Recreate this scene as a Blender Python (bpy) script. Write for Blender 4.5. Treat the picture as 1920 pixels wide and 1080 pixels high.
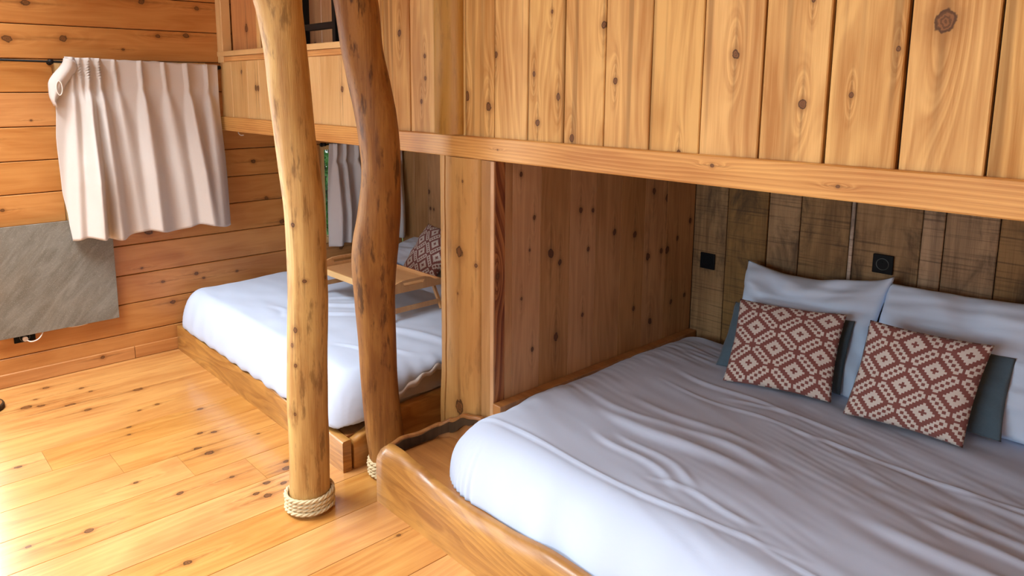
import bpy, bmesh, math, random
from mathutils import Vector, Matrix, noise
random.seed(11)
scene = bpy.context.scene
for o in list(bpy.data.objects): bpy.data.objects.remove(o)
COL = scene.collection

# ------------------------------------------------------------ camera, sky, lights, exposure
YAW, PITCH, ROLL = .8441, .1641, .0012
cam_data = bpy.data.cameras.new('camera'); cam = bpy.data.objects.new('camera', cam_data); COL.objects.link(cam)
fw = Vector((-math.sin(YAW)*math.cos(PITCH), math.cos(YAW)*math.cos(PITCH), -math.sin(PITCH)))
rt = Vector((math.cos(YAW), math.sin(YAW), 0)); up = rt.cross(fw)
r2 = rt*math.cos(ROLL)+up*math.sin(ROLL); u2 = up*math.cos(ROLL)-rt*math.sin(ROLL)
M = Matrix((r2, u2, -fw)).transposed().to_4x4(); M.translation = Vector((0, 0, 1.75)); cam.matrix_world = M
cam_data.sensor_width = 36; cam_data.sensor_fit = 'HORIZONTAL'
cam_data.lens = 1363.9/1920*36
cam_data.shift_x = (960-907.5)/1920; cam_data.shift_y = -(540-387.05)/1920
cam_data.clip_start = .05
scene.camera = cam

world = bpy.data.worlds.new('sky'); scene.world = world; world.use_nodes = True
wn = world.node_tree.nodes; wl = world.node_tree.links
bg = wn['Background']; bg.inputs[0].default_value = (.80, .90, 1, 1); bg.inputs[1].default_value = 3.0

def area(name, loc, aim, sx, sy, power, col):
    d = bpy.data.lights.new(name, 'AREA'); d.shape = 'RECTANGLE'; d.size = sx; d.size_y = sy; d.energy = power; d.color = col
    o = bpy.data.objects.new(name, d); COL.objects.link(o); o.location = loc
    o.rotation_euler = Vector(aim).to_track_quat('-Z', 'Y').to_euler(); return o
area('daylight_glass_door', (-5.25, -.39, 1.25), (1, .18, -.14), 1.7, 2.1, 235, (.84, .93, 1))
area('daylight_rear_window', (-1.3, -3.1, 1.55), (-.05, 1, -.10), 2.9, 1.5, 110, (.72, .88, 1))
area('daylight_roof_window', (-3.7, -.35, 3.6), (0, .30, -1), 1.6, 1.5, 270, (.90, .95, 1))
area('added_overhead_fill', (-.7, -.9, 3.6), (-.05, .62, -1), 1.2, 1.3, 115, (.76, .88, 1))  # added fill lamp, unseen: brightens the near duvet top and niche

scene.view_settings.view_transform = 'Standard'; scene.view_settings.look = 'None'
scene.view_settings.gamma = 1; scene.view_settings.use_curve_mapping = False
scene.view_settings.exposure = 0.0

# ------------------------------------------------------------ node helpers
class NT:
    def __init__(s, mat):
        mat.use_nodes = True; s.t = mat.node_tree; s.t.nodes.clear()
        s.out = s.t.nodes.new('ShaderNodeOutputMaterial')
    def n(s, kind, **kw):
        nd = s.t.nodes.new(kind)
        for k, v in kw.items(): setattr(nd, k, v)
        return nd
    def lk(s, a, b): s.t.links.new(a, b)
    def put(s, sock, v):
        if isinstance(v, (int, float, tuple, list)): sock.default_value = v
        else: s.lk(v, sock)
    def m(s, op, a, b=None, c=None, clamp=False):
        nd = s.n('ShaderNodeMath', operation=op); nd.use_clamp = clamp
        for i, v in enumerate((a, b, c)):
            if v is not None: s.put(nd.inputs[i], v)
        return nd.outputs[0]
    def sep(s, v):
        nd = s.n('ShaderNodeSeparateXYZ'); s.lk(v, nd.inputs[0]); return nd.outputs
    def comb(s, x, y, z):
        nd = s.n('ShaderNodeCombineXYZ')
        for i, v in enumerate((x, y, z)): s.put(nd.inputs[i], v)
        return nd.outputs[0]
    def noise(s, vec, scale=1, detail=2, rough=.5, dist=0):
        nd = s.n('ShaderNodeTexNoise'); s.lk(vec, nd.inputs['Vector'])
        nd.inputs['Scale'].default_value = scale; nd.inputs['Detail'].default_value = detail
        nd.inputs['Roughness'].default_value = rough; nd.inputs['Distortion'].default_value = dist
        return nd.outputs['Fac']
    def mix(s, f, a, b, mode='MIX'):
        nd = s.n('ShaderNodeMix', data_type='RGBA', blend_type=mode)
        s.put(nd.inputs[0], f)
        for i, v in ((6, a), (7, b)):
            if isinstance(v, tuple): nd.inputs[i].default_value = v if len(v) == 4 else (*v, 1)
            else: s.lk(v, nd.inputs[i])
        return nd.outputs[2]
    def smooth(s, x, lo, hi, a=0., b=1.):
        nd = s.n('ShaderNodeMapRange', interpolation_type='SMOOTHSTEP'); s.put(nd.inputs[0], x)
        nd.inputs[1].default_value = lo; nd.inputs[2].default_value = hi; nd.inputs[3].default_value = a; nd.inputs[4].default_value = b
        return nd.outputs[0]
    def bsdf(s, col, rough=.5, bump=None, bd=.001, bs=.5, coat=0., sheen=0., metal=0., spec=.5):
        p = s.n('ShaderNodeBsdfPrincipled'); s.put(p.inputs['Base Color'], col if not isinstance(col, tuple) else (*col[:3], 1))
        s.put(p.inputs['Roughness'], rough); p.inputs['Coat Weight'].default_value = coat; p.inputs['Coat Roughness'].default_value = .18
        p.inputs['Sheen Weight'].default_value = sheen; p.inputs['Metallic'].default_value = metal; p.inputs['Specular IOR Level'].default_value = spec
        if bump is not None:
            b = s.n('ShaderNodeBump'); b.inputs['Strength'].default_value = bs; b.inputs['Distance'].default_value = bd
            s.lk(bump, b.inputs['Height']); s.lk(b.outputs[0], p.inputs['Normal'])
        s.lk(p.outputs[0], s.out.inputs[0]); return p

def mat(name):
    return bpy.data.materials.new(name)

def wood(name, light, dark, axis='X', ring=.5, fine=.35, fig=9., lines=26., rough=.45, coat=0., spots=0., knotcol=(.13, .05, .014), saw=0., stain=0., stripe=0., bs=.4, spec=.5):
    """procedural timber: grain runs along the given local axis; knots come from the board's own knot_n properties"""
    mt = mat(name); N = NT(mt)
    tc = N.n('ShaderNodeTexCoord'); xyz = N.sep(tc.outputs['Object'])
    L, A, B = {'X': (xyz[0], xyz[1], xyz[2]), 'Z': (xyz[2], xyz[0], xyz[1]), 'H': (xyz[0], xyz[2], xyz[1]), 'HY': (xyz[1], xyz[2], xyz[0])}[axis]
    rnd = N.m('MULTIPLY', N.n('ShaderNodeObjectInfo').outputs['Random'], 61.)
    Bs = N.m('ADD', B, rnd)
    class BF:
        def __call__(self, f, off=0.): return N.m('ADD', N.m('MULTIPLY', B, f), N.m('ADD', rnd, off)) if axis == 'Z' else (N.m('ADD', Bs, off) if off else Bs)
    bf = BF()
    warp = None; core = None; halo = None; rim = None
    if True:
        for k in range(6):
            at = N.n('ShaderNodeAttribute', attribute_type='OBJECT', attribute_name='knot_%d' % k)
            kv = N.sep(at.outputs['Vector'])
            r = N.m('MAXIMUM', kv[2], 1e-5)
            dx = N.m('MULTIPLY', N.m('SUBTRACT', L, kv[0]), .8); dy = N.m('SUBTRACT', A, kv[1])
            d = N.m('DIVIDE', N.m('SQRT', N.m('ADD', N.m('MULTIPLY', dx, dx), N.m('MULTIPLY', dy, dy))), r)
            # long tail along the grain
            dl = N.m('MULTIPLY', dx, .28)
            dt = N.m('DIVIDE', N.m('SQRT', N.m('ADD', N.m('MULTIPLY', dl, dl), N.m('MULTIPLY', dy, dy))), r)
            g = N.m('POWER', 2.718, N.m('MULTIPLY', N.m('MULTIPLY', dt, dt), -.22))
            ts = N.m('MULTIPLY', dx, .10)
            tl = N.m('POWER', 2.718, N.m('MULTIPLY', N.m('ADD', N.m('MULTIPLY', N.m('MULTIPLY', ts, ts), 1.), N.m('MULTIPLY', N.m('MULTIPLY', dy, dy), 5.)), N.m('DIVIDE', -1., N.m('MULTIPLY', r, r))))
            halo = tl if halo is None else N.m('MAXIMUM', halo, tl)
            warp = g if warp is None else N.m('MAXIMUM', warp, g)
            core = d if core is None else N.m('MINIMUM', core, d)
    f1 = N.noise(N.comb(N.m('MULTIPLY', L, .75), N.m('MULTIPLY', A, 4.), bf(4.)), 1., 2, .5)
    gph = N.m('ADD', N.m('MULTIPLY', f1, fig), N.m('MULTIPLY', A, lines))
    if warp is not None: gph = N.m('ADD', gph, N.m('MULTIPLY', warp, 2.6))
    rg = N.m('FRACT', gph)
    rg = N.m('MULTIPLY', N.smooth(rg, 0, .75), N.smooth(rg, .78, 1., 1., 0.))
    rg2 = N.m('MULTIPLY_ADD', N.m('SINE', N.m('MULTIPLY', gph, 6.283*3.1)), .5, .5)
    med = N.noise(N.comb(N.m('MULTIPLY', L, 1.1), N.m('MULTIPLY', A, 30.), bf(30.)), 1., 3, .6)
    fn = N.noise(N.comb(N.m('MULTIPLY', L, 7.), N.m('MULTIPLY', A, 260.), bf(260.)), 1., 3, .6)
    big = N.noise(N.comb(N.m('MULTIPLY', L, 2.2), N.m('MULTIPLY', A, 7.), bf(7.)), 1., 2, .5)
    fac = N.m('MULTIPLY', rg, ring*.7)
    fac = N.m('ADD', fac, N.m('MULTIPLY', rg2, ring*.22))
    fac = N.m('ADD', fac, N.m('MULTIPLY', N.m('SUBTRACT', med, .5), 2.4*fine+.5))
    fac = N.m('ADD', fac, N.m('MULTIPLY', N.m('SUBTRACT', fn, .5), 2.2*fine))
    fac = N.m('ADD', fac, N.m('MULTIPLY', N.m('SUBTRACT', big, .42), 1.5))
    fac = N.m('ADD', fac, .06, clamp=True)
    col = N.mix(fac, light, dark)
    if stripe:    # resinous dark streaks
        st = N.noise(N.comb(N.m('MULTIPLY', L, .35), N.m('MULTIPLY', A, 22.), N.m('ADD', Bs, 9.)), 1., 1.5, .5)
        col = N.mix(N.m('MULTIPLY', N.smooth(st, .58, .68), stripe), col, tuple(c*.42 for c in dark))
    if spots:
        sp = N.noise(N.comb(N.m('MULTIPLY', L, 6.), N.m('MULTIPLY', A, 26.), bf(26., 3.)), 1., 4, .65)
        col = N.mix(N.m('MULTIPLY', N.smooth(sp, .52, .66), spots), col, tuple(c*.35 for c in dark))
        sp2 = N.noise(N.comb(N.m('MULTIPLY', L, 1.6), N.m('MULTIPLY', A, 9.), bf(9., 13.)), 1., 3, .6)
        col = N.mix(N.m('MULTIPLY', N.smooth(sp2, .44, .62), spots*.8), col, dark)
    if stain:
        s1 = N.noise(N.comb(N.m('MULTIPLY', L, 3.), N.m('MULTIPLY', A, 6.), N.m('ADD', Bs, 5.)), 1., 5, .65, .6)
        col = N.mix(N.m('MULTIPLY', N.smooth(s1, .48, .72), stain), col, tuple(c*.22 for c in dark))
    bump = fn
    if saw:
        sw = N.noise(N.comb(N.m('MULTIPLY', L, 110.), N.m('MULTIPLY', A, 2.5), Bs), 1., 2, .6)
        col = N.mix(N.m('MULTIPLY', N.smooth(sw, .50, .72), saw), col, tuple(c*.35 for c in dark))
        bump = N.m('ADD', fn, N.m('MULTIPLY', sw, -2.))
    if core is not None:
        col = N.mix(N.m('MULTIPLY', halo, .55), col, tuple(c*.42 for c in dark))
        kn = N.noise(tc.outputs['Object'], 90., 3, .6)
        kn2 = N.noise(N.comb(N.m('MULTIPLY', L, 22.), N.m('MULTIPLY', A, 34.), Bs), 1., 2, .6)
        core = N.m('ADD', core, N.m('MULTIPLY', N.m('SUBTRACT', kn2, .5), 1.5))
        ck = N.m('ADD', core, N.m('MULTIPLY', N.m('SUBTRACT', kn, .5), .6))
        ha = N.smooth(core, .8, 3.0, .6, 0.)
        col = N.mix(ha, col, tuple(c*.72 for c in dark))
        inner = N.mix(N.smooth(N.m('ABSOLUTE', N.m('SUBTRACT', N.m('FRACT', N.m('MULTIPLY', ck, 2.6)), .5)), .1, .4), tuple(c*1.5 for c in knotcol), tuple(c*.75 for c in knotcol))
        col = N.mix(N.smooth(ck, .82, 1.08, .92, 0.), col, inner)
        rm = N.m('MULTIPLY', N.smooth(ck, .72, .92), N.smooth(ck, .98, 1.18, 1., 0.))
        col = N.mix(N.m('MULTIPLY', rm, .8), col, tuple(c*.35 for c in knotcol))
    tone = N.n('ShaderNodeAttribute', attribute_type='OBJECT', attribute_name='tone').outputs['Fac']
    hs = N.n('ShaderNodeHueSaturation'); N.lk(col, hs.inputs['Color'])
    N.lk(N.m('ADD', tone, 1.), hs.inputs['Value'])
    N.lk(N.m('MULTIPLY_ADD', tone, -.5, 1.), hs.inputs['Saturation'])
    N.bsdf(hs.outputs[0], N.m('MULTIPLY_ADD', fn, .15, rough-.07), bump, .0012, bs, coat, spec=spec)
    return mt

def plain(name, col, rough=.5, metal=0., var=.06, scale=30., bump=.2, bd=.0008, coat=0., sheen=0., spec=.5):
    mt = mat(name); N = NT(mt); tc = N.n('ShaderNodeTexCoord')
    nz = N.noise(tc.outputs['Object'], scale, 4, .6)
    c = N.mix(nz, tuple(x*(1-var) for x in col), tuple(min(1, x*(1+var)) for x in col))
    N.bsdf(c, rough, nz, bd, bump, coat, sheen, metal, spec); return mt

def cloth(name, col, weave=900., var=.05, bump=.25, sheen=.15, rough=.85):
    mt = mat(name); N = NT(mt); tc = N.n('ShaderNodeTexCoord'); p = N.sep(tc.outputs['Object'])
    w = N.m('ADD', N.noise(N.comb(N.m('MULTIPLY', p[0], weave), N.m('MULTIPLY', p[1], weave), N.m('MULTIPLY', p[2], weave*.12)), 1., 1), N.noise(N.comb(N.m('MULTIPLY', p[0], weave*.1), N.m('MULTIPLY', p[1], weave*.1), N.m('MULTIPLY', p[2], weave)), 1., 1))
    c = N.mix(N.m('MULTIPLY', w, .5), tuple(x*(1-var) for x in col), tuple(min(1, x*(1+var)) for x in col))
    N.bsdf(c, rough, w, .0005, bump, 0., sheen); return mt

KNOTS = {'front': [(-1.612, 1.98, 1.955, 0.014), (-2.148, 1.98, 1.873, 0.011), (-1.938, 1.98, 1.794, 0.01), (-1.813, 1.98, 1.711, 0.012), (-1.916, 1.98, 1.614, 0.012), (-1.744, 1.98, 1.564, 0.013), (-1.556, 1.98, 1.767, 0.009), (-1.123, 1.98, 1.841, 0.014), (-0.917, 1.98, 1.703, 0.012), (-0.907, 1.98, 1.975, 0.007), (-0.688, 1.98, 1.841, 0.008), (-0.592, 1.98, 1.901, 0.028), (-2.188, 1.98, 1.668, 0.017), (-2.326, 1.98, 1.709, 0.018), (-2.799, 1.98, 1.988, 0.015), (-2.612, 1.98, 1.88, 0.009), (-2.61, 1.98, 1.783, 0.009), (-2.639, 1.98, 1.682, 0.009), (-0.791, 1.98, 1.728, 0.007), (-1.299, 1.98, 1.546, 0.008), (-1.851, 1.98, 2.014, 0.008), (-4.343, 1.98, 1.736, 0.017), (-4.312, 1.98, 1.736, 0.016), (-4.542, 1.98, 1.836, 0.014), (-3.318, 1.98, 1.733, 0.017), (-4.554, 1.98, 2.059, 0.027)], 'left': [(-4.88, 0.88, 2.21, 0.027), (-4.88, 1.501, 2.262, 0.026), (-4.88, 0.772, 2.009, 0.027), (-4.88, 1.051, 2.021, 0.025), (-4.88, 1.585, 2.057, 0.017), (-4.88, 1.761, 2.068, 0.021), (-4.88, 1.837, 2.244, 0.017), (-4.88, 1.374, 1.968, 0.01), (-4.88, 0.892, 1.629, 0.018), (-4.88, 0.812, 1.433, 0.025), (-4.88, 0.687, 1.349, 0.018), (-4.88, 2.171, 1.224, 0.019), (-4.88, 2.253, 0.958, 0.015), (-4.88, 1.44, 0.821, 0.028), (-4.88, 1.384, 0.587, 0.01), (-4.88, 1.727, 0.492, 0.015), (-4.88, 1.775, 0.453, 0.011), (-4.88, 2.009, 0.462, 0.011), (-4.88, 1.509, 0.475, 0.014), (-4.88, 1.561, 0.326, 0.021), (-4.88, 1.109, 0.057, 0.013), (-4.88, 2.367, 0.774, 0.023), (-4.88, 2.851, 0.515, 0.025), (-4.88, 1.345, 0.985, 0.01), (-4.88, 2.256, 0.954, 0.015)], 'part': [(-2.14, 2.108, 1.388, 0.009), (-2.14, 2.19, 1.198, 0.009), (-2.14, 2.297, 1.024, 0.019), (-2.14, 2.357, 0.975, 0.014), (-2.14, 2.338, 0.629, 0.017), (-2.14, 2.49, 1.195, 0.012), (-2.14, 2.576, 1.185, 0.01), (-2.14, 2.549, 1.005, 0.01), (-2.14, 2.739, 1.06, 0.013), (-2.14, 2.899, 1.026, 0.016), (-2.14, 3.018, 0.896, 0.019), (-2.14, 3.132, 0.909, 0.014), (-2.14, 3.184, 0.907, 0.017), (-2.14, 3.164, 1.183, 0.019), (-2.14, 3.05, 1.227, 0.016), (-2.14, 3.273, 0.955, 0.011), (-2.14, 3.387, 1.038, 0.014), (-2.14, 3.24, 0.616, 0.014), (-2.14, 3.364, 0.627, 0.012), (-2.14, 3.054, 0.547, 0.017), (-2.14, 2.912, 0.645, 0.011), (-2.14, 2.519, 0.696, 0.01), (-2.14, 2.187, 0.608, 0.009), (-2.14, 2.118, 0.852, 0.007), (-2.14, 2.164, 1.058, 0.007), (-2.14, 1.893, 1.134, 0.006), (-2.14, 1.978, 0.976, 0.011)], 'floor': [(-4.342, 1.16, -0.0, 0.025), (-4.724, 0.762, 0.0, 0.019), (-4.579, 0.914, 0.0, 0.016), (-4.492, 0.944, 0.0, 0.012), (-4.58, 0.681, -0.0, 0.012), (-4.493, 0.622, 0.0, 0.024), (-4.462, 0.688, 0.0, 0.018), (-4.364, 0.809, 0.0, 0.027), (-4.238, 0.87, 0.0, 0.018), (-4.06, 1.174, 0.0, 0.012), (-3.838, 1.333, 0.0, 0.015), (-3.868, 0.975, 0.0, 0.011), (-3.781, 0.95, 0.0, 0.011), (-3.559, 1.226, 0.0, 0.014), (-3.524, 1.283, 0.0, 0.014), (-3.326, 1.184, 0.0, 0.023), (-3.407, 1.156, 0.0, 0.016), (-3.781, 0.467, 0.0, 0.015), (-3.041, 1.176, 0.0, 0.012), (-2.948, 1.394, 0.0, 0.02), (-3.007, 1.423, 0.0, 0.013), (-2.89, 1.272, 0.0, 0.017), (-2.836, 1.197, 0.0, 0.014), (-2.79, 1.23, 0.0, 0.018), (-3.024, 0.584, 0.0, 0.015), (-3.065, 0.384, 0.0, 0.01), (-2.566, 0.808, 0.0, 0.016), (-3.059, 0.951, 0.0, 0.014), (-3.357, 1.446, 0.0, 0.008), (-3.277, 0.835, 0.0, 0.012)]}

# ------------------------------------------------------------ materials
W_LEFT = wood('orange_pine_siding', (.56, .255, .075), (.40, .145, .032), ring=.35, fine=.3, rough=.42, coat=.15, lines=14)
W_BUNK = wood('honey_pine_board', (.70, .42, .145), (.42, .19, .045), ring=.55, fine=.3, rough=.6, stripe=.5, lines=20, spec=.25)
W_RAIL = wood('rail_fir', (.70, .38, .115), (.45, .19, .045), ring=.7, fine=.35, rough=.45, lines=75, fig=7, spec=.25)
W_PART = wood('knotty_pine_partition', (.50, .275, .115), (.31, .15, .052), ring=.4, fine=.35, knotcol=(.07, .022, .008), rough=.5, lines=16)
W_RED = wood('red_grained_board', (.42, .17, .05), (.15, .035, .008), ring=1.1, fine=.3, rough=.5, lines=40, fig=14)
W_ROUGH = wood('rough_sawn_headboard', (.33, .195, .078), (.145, .078, .027), ring=.35, fine=.45, rough=.75, saw=.6, stain=.75, lines=12, bs=.8)
W_FLOOR = wood('varnished_floor_board', (.60, .30, .083), (.42, .16, .035), ring=.4, fine=.3, rough=.30, coat=.55, lines=12, bs=.2)
W_BEDF = wood('bed_board_golden', (.52, .26, .06), (.29, .12, .027), axis='H', ring=.6, fine=.35, rough=.38, lines=14, fig=14, coat=.25, spots=.2)
W_BEDS = wood('bed_board_golden_side', (.58, .29, .07), (.34, .14, .03), axis='HY', ring=.6, fine=.35, rough=.38, lines=14, fig=12, coat=.25)
W_BEDD = wood('bed_board_brown', (.40, .17, .045), (.25, .09, .022), ring=.45, fine=.3, rough=.4, lines=14, coat=.2)
W_BARK = wood('dark_bark_face', (.075, .042, .020), (.035, .018, .009), ring=.2, fine=.5, rough=.85, stain=.5, spec=.1)
W_LOG1 = wood('peeled_log_pale', (.56, .35, .115), (.33, .15, .036), axis='Z', ring=.2, fine=.55, rough=.55, spots=.6, lines=4, bs=1., spec=.3)
W_LOG2 = wood('peeled_log_dark', (.37, .175, .042), (.19, .07, .014), axis='Z', ring=.3, fine=.6, rough=.55, spots=.85, lines=6, bs=1., spec=.3)
W_POST = wood('half_log_post', (.52, .28, .085), (.38, .17, .045), axis='Z', ring=.2, fine=.35, rough=.5, spots=.3, lines=5, spec=.25)
W_PALE = wood('pale_trim', (.74, .49, .21), (.60, .34, .12), ring=.3, fine=.25, rough=.5, lines=30)
W_TRAY = wood('lap_tray_beech', (.62, .335, .14), (.48, .22, .08), ring=.2, fine=.25, rough=.4, lines=30)
M_DARK = plain('shadow_gap', (.05, .025, .012), .9)
M_BLACK = plain('black_metal', (.007, .007, .007), .5, spec=.2)
M_SOCK = plain('black_plastic', (.004, .005, .006), .5, spec=.12)
M_SOCKI = plain('grey_socket_well', (.05, .06, .055), .3)
M_CHROME = plain('brushed_steel', (.6, .6, .6), .25, metal=1)
M_CABLE = plain('white_cable', (.75, .68, .6), .5)
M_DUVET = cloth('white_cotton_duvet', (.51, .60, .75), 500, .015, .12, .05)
M_PILL = cloth('white_cotton_pillow', (.64, .80, 1.), 500, .015, .12, .05)
M_SHEET = cloth('beige_mattress_cover', (.66, .60, .54), 700, .04, .2)
M_CURT = cloth('beige_linen_curtain', (.60, .54, .49), 1500, .09, .35)
M_CURT2 = cloth('grey_linen_curtain', (.62, .58, .56), 1500, .09, .35)
M_GREY = cloth('slate_blue_cushion', (.075, .125, .16), 900, .25, .5)
M_ROPE = plain('sisal_rope', (.58, .47, .27), .85, var=.18, scale=220, bump=.6, bd=.001)

def stone_mat():
    mt = mat('grey_slate_panel'); N = NT(mt); tc = N.n('ShaderNodeTexCoord'); p = N.sep(tc.outputs['Object'])
    a, b = p[0], p[1]
    u = N.m('ADD', N.m('MULTIPLY', a, .75), N.m('MULTIPLY', b, -.66)); v = N.m('ADD', N.m('MULTIPLY', a, .66), N.m('MULTIPLY', b, .75))
    n1 = N.noise(N.comb(N.m('MULTIPLY', u, 16.), N.m('MULTIPLY', v, 3.2), 0.), 1., 6, .62, 1.2)
    n2 = N.noise(tc.outputs['Object'], 260., 3, .7); n3 = N.noise(N.comb(N.m('MULTIPLY', u, 5.), N.m('MULTIPLY', v, 2.), 3.), 1., 3, .5)
    c = N.mix(N.smooth(n1, .25, .8), (.13, .12, .095), (.24, .235, .20))
    c = N.mix(N.m('MULTIPLY', N.smooth(n3, .45, .75), .35), c, (.19, .145, .09))
    c = N.mix(N.m('MULTIPLY', N.smooth(n2, .54, .70), .6), c, (.40, .39, .34))
    N.bsdf(c, .42, N.m('ADD', n1, N.m('MULTIPLY', n2, .3)), .002, .45, .05); return mt
M_STONE = stone_mat()

def cushion_mat():
    """woven stepped-diamond pattern on a half-period grid of ten cells, in the cushion's own UV"""
    mt = mat('patterned_cushion'); N = NT(mt); tc = N.n('ShaderNodeTexCoord'); uv = N.sep(tc.outputs['UV'])
    def wrap(c, off):
        c = N.m('FLOOR', N.m('MULTIPLY_ADD', c, 46., off))
        return c
    X = wrap(uv[0], .3); Y = wrap(uv[1], .6)
    fx = N.m('MULTIPLY_ADD', uv[0], 46., .3-.5); fy = N.m('MULTIPLY_ADD', uv[1], 46., .6-.5)
    def cell(x, y, o):
        ax = N.m('ABSOLUTE', N.m('SUBTRACT', N.m('FLOORED_MODULO', N.m('ADD', x, 10.+o), 20.), 10.))
        ay = N.m('ABSOLUTE', N.m('SUBTRACT', N.m('FLOORED_MODULO', N.m('ADD', y, 10.+o), 20.), 10.))
        return ax, ay
    a0, b0 = cell(X, Y, 0.); a1, b1 = cell(X, Y, 10.)
    d0 = N.m('ADD', a0, b0); d1 = N.m('ADD', a1, b1); d = N.m('MINIMUM', d0, d1)
    def band(lo, hi): return N.m('MULTIPLY', N.m('GREATER_THAN', d, lo-.5), N.m('LESS_THAN', d, hi+.5))
    red = N.m('MAXIMUM', N.m('LESS_THAN', d, 1.5), band(5, 7))
    # axis tips at distance 7
    mn = N.m('MINIMUM', a0, b0); mn1 = N.m('MINIMUM', a1, b1)
    tip = N.m('MAXIMUM', N.m('MULTIPLY', N.m('LESS_THAN', mn, .5), N.m('COMPARE', d0, 8., .4)), N.m('MULTIPLY', N.m('LESS_THAN', mn1, .5), N.m('COMPARE', d1, 8., .4)))
    red = N.m('MAXIMUM', red, tip)
    # squares at the lattice nodes (10, 0)
    def near(a, b):
        return N.m('MULTIPLY', N.m('GREATER_THAN', a, 8.5), N.m('LESS_THAN', b, 1.5))
    sq = N.m('MAXIMUM', near(a0, b0), near(b0, a0))
    # chain of larger checks between two squares
    ca, cb = cell(fx, fy, 0.)
    t = N.m('MULTIPLY', N.m('ADD', N.m('SUBTRACT', cb, ca), 10.), .5)
    k = N.m('MINIMUM', N.m('MAXIMUM', N.m('ROUND', N.m('DIVIDE', N.m('SUBTRACT', t, 2.6), 1.6)), 0.), 3.)
    tc_ = N.m('MULTIPLY_ADD', k, 1.6, 2.6)
    ddx = N.m('ABSOLUTE', N.m('SUBTRACT', ca, N.m('SUBTRACT', 10., tc_))); ddy = N.m('ABSOLUTE', N.m('SUBTRACT', cb, tc_))
    chk = N.m('LESS_THAN', N.m('MAXIMUM', ddx, ddy), .72)
    red = N.m('MAXIMUM', red, N.m('MAXIMUM', sq, chk))
    wv = N.noise(tc.outputs['UV'], 420., 2, .6)
    c = N.mix(red, (.72, .67, .60), (.22, .058, .048))
    c = N.mix(N.m('MULTIPLY', wv, .35), c, (.22, .16, .13))
    N.bsdf(c, .9, wv, .0008, .5, 0., .1); return mt
M_PAT = cushion_mat()

def glass_mat():
    mt = mat('window_glass'); N = NT(mt)
    tr = N.n('ShaderNodeBsdfTransparent'); gl = N.n('ShaderNodeBsdfGlossy'); gl.inputs['Roughness'].default_value = .02
    fr = N.n('ShaderNodeFresnel'); fr.inputs[0].default_value = 1.45; mx = N.n('ShaderNodeMixShader')
    N.lk(fr.outputs[0], mx.inputs[0]); N.lk(tr.outputs[0], mx.inputs[1]); N.lk(gl.outputs[0], mx.inputs[2]); N.lk(mx.outputs[0], N.out.inputs[0]); return mt
M_GLASS = glass_mat()
M_LEAF = plain('green_leaf', (.10, .30, .045), .5, var=.5, scale=3)
M_BRANCH = plain('shrub_branch', (.12, .08, .05), .8)
M_GRASS = plain('grass_ground', (.10, .20, .05), .9, var=.4, scale=2)

# ------------------------------------------------------------ mesh helpers
def mesh_obj(name, verts, faces, m, parent=None, smooth=False, uvs=None):
    me = bpy.data.meshes.new(name); me.from_pydata([tuple(v) for v in verts], [], faces); me.update()
    if smooth: me.shade_smooth()
    if uvs is not None:
        ul = me.uv_layers.new(name='UVMap')
        for lp in me.loops: ul.data[lp.index].uv = uvs[lp.vertex_index]
    me.materials.append(m)
    o = bpy.data.objects.new(name, me); COL.objects.link(o)
    if parent is not None: o.parent = parent
    return o
def tag(o, label, cat, group=None):
    o['label'] = label; o['category'] = cat
    if group: o['group'] = group
    return o
def empty(name, loc=(0, 0, 0)):
    o = bpy.data.objects.new(name, None); COL.objects.link(o); o.location = loc; o.empty_display_size = .1; return o
def structure(o): o['kind'] = 'structure'; return o
def relative(o, parent):      # keep the world place of an object whose parent empty is not at the origin
    bpy_loc = parent.location
    o.parent = parent; o.matrix_parent_inverse = Matrix.Translation(-bpy_loc); return o
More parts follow.
